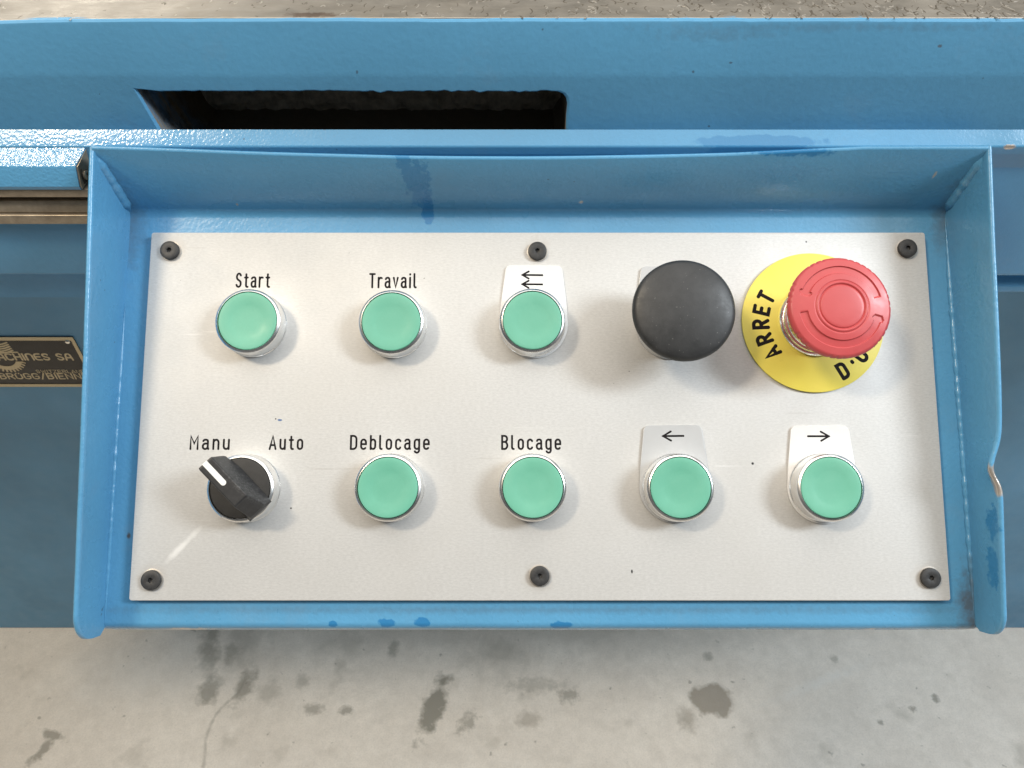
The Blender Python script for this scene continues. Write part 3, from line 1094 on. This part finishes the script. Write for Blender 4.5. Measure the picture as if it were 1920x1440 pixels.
def hexr(a, r):
    q = (a % (math.pi / 3)) - math.pi / 6
    return r * math.cos(math.pi / 6) / math.cos(q)


def socket_r(r, z, a):
    return hexr(a, r) if r < 1.65 else r


screw_m = lathe([(4.0, 0.0), (4.0, 1.35), (3.92, 1.6), (3.7, 1.72), (2.4, 1.76), (1.3, 1.76), (1.12, 1.7), (1.08, 1.5), (1.08, .45), (.5, .3)], NS, rfun=socket_r)
for k, (u, v) in enumerate(((-148.3, 71.9), (11.0, 71.6), (171.4, 72.8), (-148.1, -67.6), (11.4, -65.9), (171.8, -66.7))):
    o = mesh_obj('screw', *screw_m, M_SCREW, plate, (u, v, 0.02))
    o.rotation_euler = (0, 0, random.uniform(0, 1))
    r = mesh_obj('countersink', *lathe([(4.6, .0), (4.4, .06), (3.6, .06)], 36, cap_top=False), M_RING, plate, (u + .1, v - .1, 0))

# ------------------------------------------------------------------ buttons
M_CHROME = plain('chrome', (0.88, 0.88, 0.87), .27, metal=1.0, speckle=.06, scale=220, bump=.06)
M_GREEN = None
mg = NT('green_plastic')
oi = mg.n('ShaderNodeObjectInfo')
rnd = oi.outputs['Random']
cg = mg.mix(mg.ramp(mg.noise(70, 4), .3, .7), (0.145, 0.435, 0.305), (0.175, 0.48, 0.345))
cg = mg.mix(mg.math('MULTIPLY', rnd, .45), cg, (0.12, 0.41, 0.305))
worn = mg.math('MULTIPLY', mg.blob((0.4, -.3, 0), (7.5, 7.0), edge=.7, wobble=.5, wscale=200), mg.ramp(rnd, .2, 1.0, 0, .45))
cg = mg.mix(worn, cg, (0.115, 0.365, 0.255))
smear = mg.ramp(mg.noise(110, 5, .7, stretch=(1, .4, 1)), .52, .75, 0, .22)
cg = mg.mix(smear, cg, (0.25, 0.50, 0.385))
cg = mg.mix(mg.ramp(mg.noise(900, 3), .5, .8, 0, .2), cg, (0.12, 0.40, 0.28))
mg.set(base=cg, rough=mg.ramp(mg.noise(130, 4), .3, .7, .38, .58), normal=mg.bump(mg.noise(1200, 3), .06, .0002), spec=.4)
M_GREEN = mg.m
M_BLACK = plain('black_plastic', (0.022, 0.022, 0.022), .5, speckle=.25, scale=500, bump=.08)
M_TAG = plain('legend_tag_plastic', (0.74, 0.74, 0.735), .34, speckle=.02, scale=300, bump=.02)
M_TAG_GREY = plain('legend_tag_silver', (0.50, 0.51, 0.52), .36, metal=.2, speckle=.02, scale=300, bump=.02)

BEZEL = [(14.1, 0.0), (14.1, .6), (13.85, .9), (13.85, 1.3), (13.75, 1.45), (13.75, 7.6), (13.68, 8.0), (13.52, 8.2), (12.66, 8.78), (12.56, 8.8), (12.5, 8.6), (12.5, 6.0)]
bezel_mesh = lathe(BEZEL, 96, cap_top=True)
CAP = [(12.22, 5.5), (12.22, 8.2), (12.18, 8.5), (12.08, 8.62), (11.85, 8.67), (10.4, 8.64), (8.5, 8.5), (7.3, 8.32), (6.2, 8.18), (4, 8.1), (1.5, 8.07)]
cap_mesh = lathe(CAP, 96)
SEAT = [(12.8, 6.6), (12.7, 8.3), (12.6, 8.3)]


def push_button(u, v, label, base=0.0):
    b = mesh_obj('push_button', *bezel_mesh, M_CHROME, panel, (u, v, base + .01))
    b['label'] = label
    b.rotation_euler = (0, 0, random.uniform(0, 6))
    mesh_obj('cap', *cap_mesh, M_GREEN, b, sharp=60)
    mesh_obj('seal', *lathe([(12.54, 6.05), (12.54, 7.6), (12.2, 7.6), (12.2, 6.05)], 72, cap_top=False), M_GASKET, b)
    return b


def legend_tag(u, v, mat, label, rot=0.0):
    pts = []
    R = 14.7
    for k in range(33):
        a = rad(172 + (368 - 172) * k / 32)
        pts.append((R * math.cos(a), R * math.sin(a)))
    hw, top, r = 12.35, 26.0, 2.6
    pts += [(14.2, 8.0)]
    for k in range(7):
        a = rad(5 + 85 * k / 6)
        pts.append((hw - r + r * math.cos(a), top - r + r * math.sin(a)))
    for k in range(7):
        a = rad(90 + 85 * k / 6)
        pts.append((-hw + r + r * math.cos(a), top - r + r * math.sin(a)))
    pts += [(-14.2, 8.0)]
    o = mesh_obj('legend_tag', *prism(pts, 0.05, .9, .12), mat, panel, (u, v, 0), sharp=20)
    o.rotation_euler = (0, 0, rot)
    o['label'] = label
    return o


def arrow(tagobj, x0, x1, y, head=1.9):
    s = 1 if x1 > x0 else -1
    parts = [ribbon([(x0, y), (x1, y)], .42, .05, .9),
             ribbon([(x1 - s * head * 1.75, y + head), (x1, y), (x1 - s * head * 1.75, y - head)], .42, .06, .9)]
    return mesh_obj('arrow', *join(*parts), M_INK, tagobj)


C1, C2, C3, C4, C5 = -110.6, -50.5, 8.5, 68.4, 129.4
R1, R2 = 39.2, -29.9
push_button(C1, R1, 'green push button under the word Start')
push_button(C2, R1 - .4, 'green push button under the word Travail')
t3 = legend_tag(C3 + .7, R1 + .1, M_TAG, 'white legend tag with two arrows pointing left', -.012)
arrow(t3, 3.6, -5.0, 21.6, 1.55)
arrow(t3, 3.6, -5.0, 17.5, 1.55)
push_button(C3, R1, 'green push button below the tag with two arrows', 1.0)
push_button(C2, R2, 'green push button under the word Deblocage')
push_button(C3, R2, 'green push button under the word Blocage')
t4 = legend_tag(C4 - .6, R2, M_TAG_GREY, 'grey legend tag with one arrow pointing left', 0.01)
arrow(t4, 4.4, -4.2, 21.4)
push_button(C4, R2, 'green push button below the tag with the left arrow', 1.0)
t5 = legend_tag(C5 + .1, R2 - .3, M_TAG, 'white legend tag with one arrow pointing right', 0.0)
arrow(t5, -5.2, 3.6, 21.6)
push_button(C5, R2, 'green push button below the tag with the right arrow', 1.0)
legend_tag(C4 - .6, R1 - .4, M_TAG_GREY, 'grey legend tag mostly hidden under the black mushroom button', 0.0)

# selector switch
sel = mesh_obj('selector_switch', *bezel_mesh, M_CHROME, panel, (C1, R2 - .3, .01))
sel['label'] = 'black two position selector switch below the words Manu and Auto'
mesh_obj('dial', *lathe([(12.3, 5.5), (12.3, 8.3), (12.1, 8.62), (11.6, 8.72), (6, 8.6), (1, 8.55)], 72), M_BLACK, sel)
# handle: wide foot, narrow ridge, sloped tail
HX = [(-13.0, 5.7, 8.9, 3.9, 11.0), (-12.6, 5.8, 8.9, 3.7, 12.4), (-7.0, 5.8, 8.9, 3.25, 20.2), (-6.4, 5.8, 8.9, 3.2, 20.5), (6, 5.7, 9.0, 3.2, 21.3), (13.2, 4.9, 10.5, 3.2, 21.8), (13.9, 4.4, 11.5, 3.0, 21.7)]
vs, fs = [], []
for x, hb, zb, ht, zt in HX:
    vs += [(x, -hb, zb), (x, -ht - .25, zt - .5), (x, -ht, zt - .1), (x, -ht + .35, zt), (x, ht - .35, zt), (x, ht, zt - .1), (x, ht + .25, zt - .5), (x, hb, zb)]
for i in range(len(HX) - 1):
    for k in range(8):
        q = (k + 1) % 8
        fs.append((i * 8 + k, i * 8 + q, i * 8 + 8 + q, i * 8 + 8 + k))
fs.append(tuple(range(8)))
fs.append(tuple((len(HX) - 1) * 8 + k for k in reversed(range(8))))
mh = NT('worn_black_plastic')
ch = mh.mix(mh.ramp(mh.noise(500, 3), .3, .7), (0.022, 0.022, 0.023), (0.034, 0.034, 0.035))
wear = mh.math('MULTIPLY', mh.blob((-2, -4.2, 17), (9, 1.7, 6), edge=.8, wobble=.9, wscale=600), mh.ramp(mh.noise(1300, 4, .8), .45, .7))
ch = mh.mix(wear, ch, (0.16, 0.16, 0.16))
mh.set(base=ch, rough=.45, normal=mh.bump(mh.noise(900, 3), .1, .0002))
hd = mesh_obj('handle', vs, fs, mh.m, sel, sharp=10)
hd.rotation_euler = (0, 0, rad(134))
M_WHITE = plain('white_mark', (0.82, 0.82, 0.80), .45, speckle=.03)
out = [(14.02, -1.15), (14.02, 1.15)] + [(3.2 - 1.15 * math.sin(rad(a)), 1.15 * math.cos(rad(a))) for a in range(0, 181, 18)]
v, f = prism(out, 0, .12)
v = [(x, y, z + 21.0 + .06 * 0 + (x - 3) * .068 * .95 - .0) for x, y, z in v]
v2 = []
for x, y, z in v:
    i = 4 if x < 6 else 4
    zt = 21.3 + (x - 6) * (0.5 / 7.2) if x >= 6 else 20.5 + (x + 6.4) * (0.8 / 12.4)
    v2.append((x, y, zt + (.10 if z > 21.0 + (x - 3) * .0646 + .06 else -.1)))
st_mark = mesh_obj('pointer_stripe', v2, f, M_WHITE, hd)
mesh_obj('pointer_tip', *prism([(-1.15, 15.5), (1.15, 15.5), (1.15, 21.6), (-1.15, 21.6)], 0, .12), M_WHITE, hd).matrix_local = \
    Matrix(((0, 0, 1, 13.86 * MM), (1, 0, 0, 0), (0, 1, 0, 0), (0, 0, 0, 1)))

# black mushroom button
mk = NT('matte_black_rubber')
ck_ = mk.mix(mk.ramp(mk.noise(120, 5, .7), .35, .75), (0.022, 0.023, 0.024), (0.040, 0.041, 0.043))
ck_ = mk.mix(mk.ramp(mk.noise(1100, 1), .74, .78, 0, .6), ck_, (0.16, 0.16, 0.155))
ck_ = mk.mix(mk.ramp(mk.noise(60, 5, .75, stretch=(1, .35, 1)), .55, .75, 0, .3), ck_, (0.085, 0.085, 0.085))
mk.set(base=ck_, rough=mk.ramp(mk.noise(90, 5, .7), .3, .7, .36, .60), normal=mk.bump(mk.noise(700, 4), .1, .0003), spec=.5)
M_RUBBER = mk.m
mu = mesh_obj('mushroom_button', *lathe(BEZEL[:-2] + [(9.2, 9.4), (9.0, 10)], 96), M_CHROME, panel, (C4 + .3, R1 + 1.2, 1.0))
mu['label'] = 'large black mushroom button in the upper row'
MH = [(8.6, 8.5), (8.6, 16.5), (10, 17.2), (17.5, 18.2), (19.7, 19.0), (20.5, 20.2), (20.65, 21.2), (20.5, 22.2), (19.9, 23.0), (18.8, 23.6), (16.4, 24.3), (13, 25.0), (9, 25.6), (5, 26.0), (2, 26.1)]
mesh_obj('head', *lathe(MH, 96), M_RUBBER, mu, sharp=70)

# emergency stop with its yellow disc
my = NT('yellow_disc_print')
cy = my.mix(my.ramp(my.noise(60, 4), .35, .7), (0.79, 0.675, 0.105), (0.85, 0.73, 0.135))
cy = my.mix(my.ramp(my.noise(500, 4, .7), .6, .8, 0, .35), cy, (0.60, 0.47, 0.06))
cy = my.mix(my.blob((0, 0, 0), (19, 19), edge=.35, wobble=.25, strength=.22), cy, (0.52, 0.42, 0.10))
cy = my.mix(my.ramp(my.noise(240, 5, .8), .64, .76, 0, .35), cy, (0.42, 0.34, 0.10))
cy = my.mix(my.ramp(my.noise(90, 2, .5, stretch=(.15, 1.5, 1)), .70, .74, 0, .4), cy, (0.93, 0.85, 0.42))
my.set(base=cy, rough=.42, normal=my.bump(my.noise(700, 3), .04, .0002))
disc = mesh_obj('warning_disc', *prism([(30.3 * math.cos(rad(a)), 30.3 * math.sin(rad(a))) for a in range(0, 360, 3)], .35, 1.2, .12), my.m, panel, (C5 - .7, R1 + 1.0, 0))
disc['label'] = 'round yellow disc with black writing behind the red emergency stop'
mesh_obj('backing', *prism([(30.1 * math.cos(rad(a)), 30.1 * math.sin(rad(a))) for a in range(0, 360, 3)], 0.01, .35), M_GASKET, disc)


def disc_letter(c, ang, outward, rbase, h, stroke=1.55):
    w, ss = G[c]
    parts = []
    for q, s in enumerate(ss):
        pts = []
        for x, y in s:
            lx, ly = (x - w / 2) * h, y * h
            a = rad(ang)
            if outward:        # tops of the letters point away from the middle
                rr = rbase + ly
                er, et = Vector((math.cos(a), math.sin(a))), Vector((math.sin(a), -math.cos(a)))
                p = er * rr + et * lx
            else:
                rr = rbase + h - ly
                er, et = Vector((math.cos(a), math.sin(a))), Vector((-math.sin(a), math.cos(a)))
                p = er * rr + et * lx
            pts.append((p.x, p.y))
        parts.append(ribbon(pts, stroke / 2, .05 + .012 * q, 1.2))
    return join(*parts)


parts = [disc_letter(c, a, True, 19.3, 6.1) for c, a in zip('ARRET', (217, 199.5, 182.5, 166.5, 151))]
o = mesh_obj('lettering', *join(*parts), M_INK, disc)
o['label'] = 'the word ARRET along the left of the yellow disc'
parts = [disc_letter(c, a, False, 23.2 if c == "'" else 21.0, 6.1) for c, a in zip("D'URGENCE", (-61, -47.5, -36.5, -19, 0, 17, 33, 50, 66))]
o = mesh_obj('lettering', *join(*parts), M_INK, disc)
o['label'] = "the letters D'U showing below the red button"

es = mesh_obj('emergency_stop', *lathe([(15.4, 1.2), (15.4, 2.6), (15.0, 3.1), (14.3, 3.1), (14.2, 3.8), (13.9, 4.3), (13.0, 4.5), (12.6, 5.0), (12.3, 9.5), (12.0, 10.0), (9.0, 10.2), (9.0, 18.8)], 96), M_CHROME, panel, (C5 + .1, R1 + 1.5, 0))
es['label'] = 'red mushroom emergency stop standing on a chrome collar'

mr = NT('red_plastic')
cr = mr.mix(mr.ramp(mr.noise(60, 4), .3, .7), (0.49, 0.068, 0.074), (0.57, 0.088, 0.092))
cr = mr.mix(mr.ramp(mr.noise(180, 5, .75), .60, .80, 0, .35), cr, (0.28, 0.04, 0.038))
cr = mr.mix(mr.ramp(mr.noise(420, 5, .8), .66, .78, 0, .55), cr, (0.20, 0.05, 0.045))
mr.set(base=cr, rough=mr.ramp(mr.noise(140, 4), .3, .7, .28, .46), normal=mr.bump(mr.noise(800, 3), .06, .0002), spec=.5)


def smooth(a, b, x):
    t = max(0.0, min(1.0, (x - a) / (b - a)))
    return t * t * (3 - 2 * t)


RH = 20.3


def red_height(r, a):
    q = r / RH
    z = 29.4 - 2.4 * q ** 2.2
    # central button: a ring line and a small ridge round it
    z -= .45 * math.exp(-((q - .435) / .014) ** 2)
    z += .18 * math.exp(-((q - .475) / .022) ** 2)
    z -= .22 * math.exp(-((q - .515) / .012) ** 2)
    # two curved arrows sunk in the top
    deg = math.degrees(a) % 360
    for a0, a1 in ((14, 163), (187, 347)):
        if a0 - 12 < deg < a1 + 12:
            mid = .735
            half = .068
            along = smooth(a0, a0 + 1.5, deg) * (1 - smooth(a1 - 1.5, a1, deg))
            tip = a1 - deg if a0 < 100 else a1 - deg
            if deg > a1 - 9:
                half = .068 + .05 * (1 - abs((deg - (a1 - 6)) / 6)) if deg < a1 else half
            band = smooth(mid - half - .012, mid - half + .006, q) * (1 - smooth(mid + half - .006, mid + half + .012, q))
            z -= .62 * band * along
    return z


NA, vs, fs = 288, [], []
radii = steps(0.4, 8.2, 8) + steps(8.4, 11, 26)[0:] + steps(11.3, 17.4, 52) + steps(17.6, 19.2, 5)
for r in radii:
    for i in range(NA):
        a = 2 * math.pi * i / NA
        vs.append((r * math.cos(a), r * math.sin(a), red_height(r, a)))
rim = [(19.8, 26.75), (20.25, 26.2), (20.4, 25.4), (20.25, 24.3), (19.6, 23.2), (18.6, 22.2), (16.5, 20.6), (13, 19.4), (9.2, 19.0), (9.2, 15)]
for kk, (r, z) in enumerate(rim):
    for i in range(NA):
        a = 2 * math.pi * i / NA
        rr = r
        if kk <= 5:
            g = math.sin(a * 48)
            grp = 1.0 if math.sin(a * 7 + .4 + .8 * math.sin(a * 3)) > .1 else .12
            notch = max(0.0, g - .1) / .9
            rr = r - (.08 if kk == 0 else .32) * notch * grp
        vs.append((rr * math.cos(a), rr * math.sin(a), z))
nr = len(radii) + len(rim)
for k in range(nr - 1):
    for i in range(NA):
        j = (i + 1) % NA
        fs.append((k * NA + i, k * NA + j, (k + 1) * NA + j, (k + 1) * NA + i))
fs.append(tuple(range(NA)))
head = mesh_obj('head', vs, fs, mr.m, es, sharp=28)
head.location = (0, 0, 0)
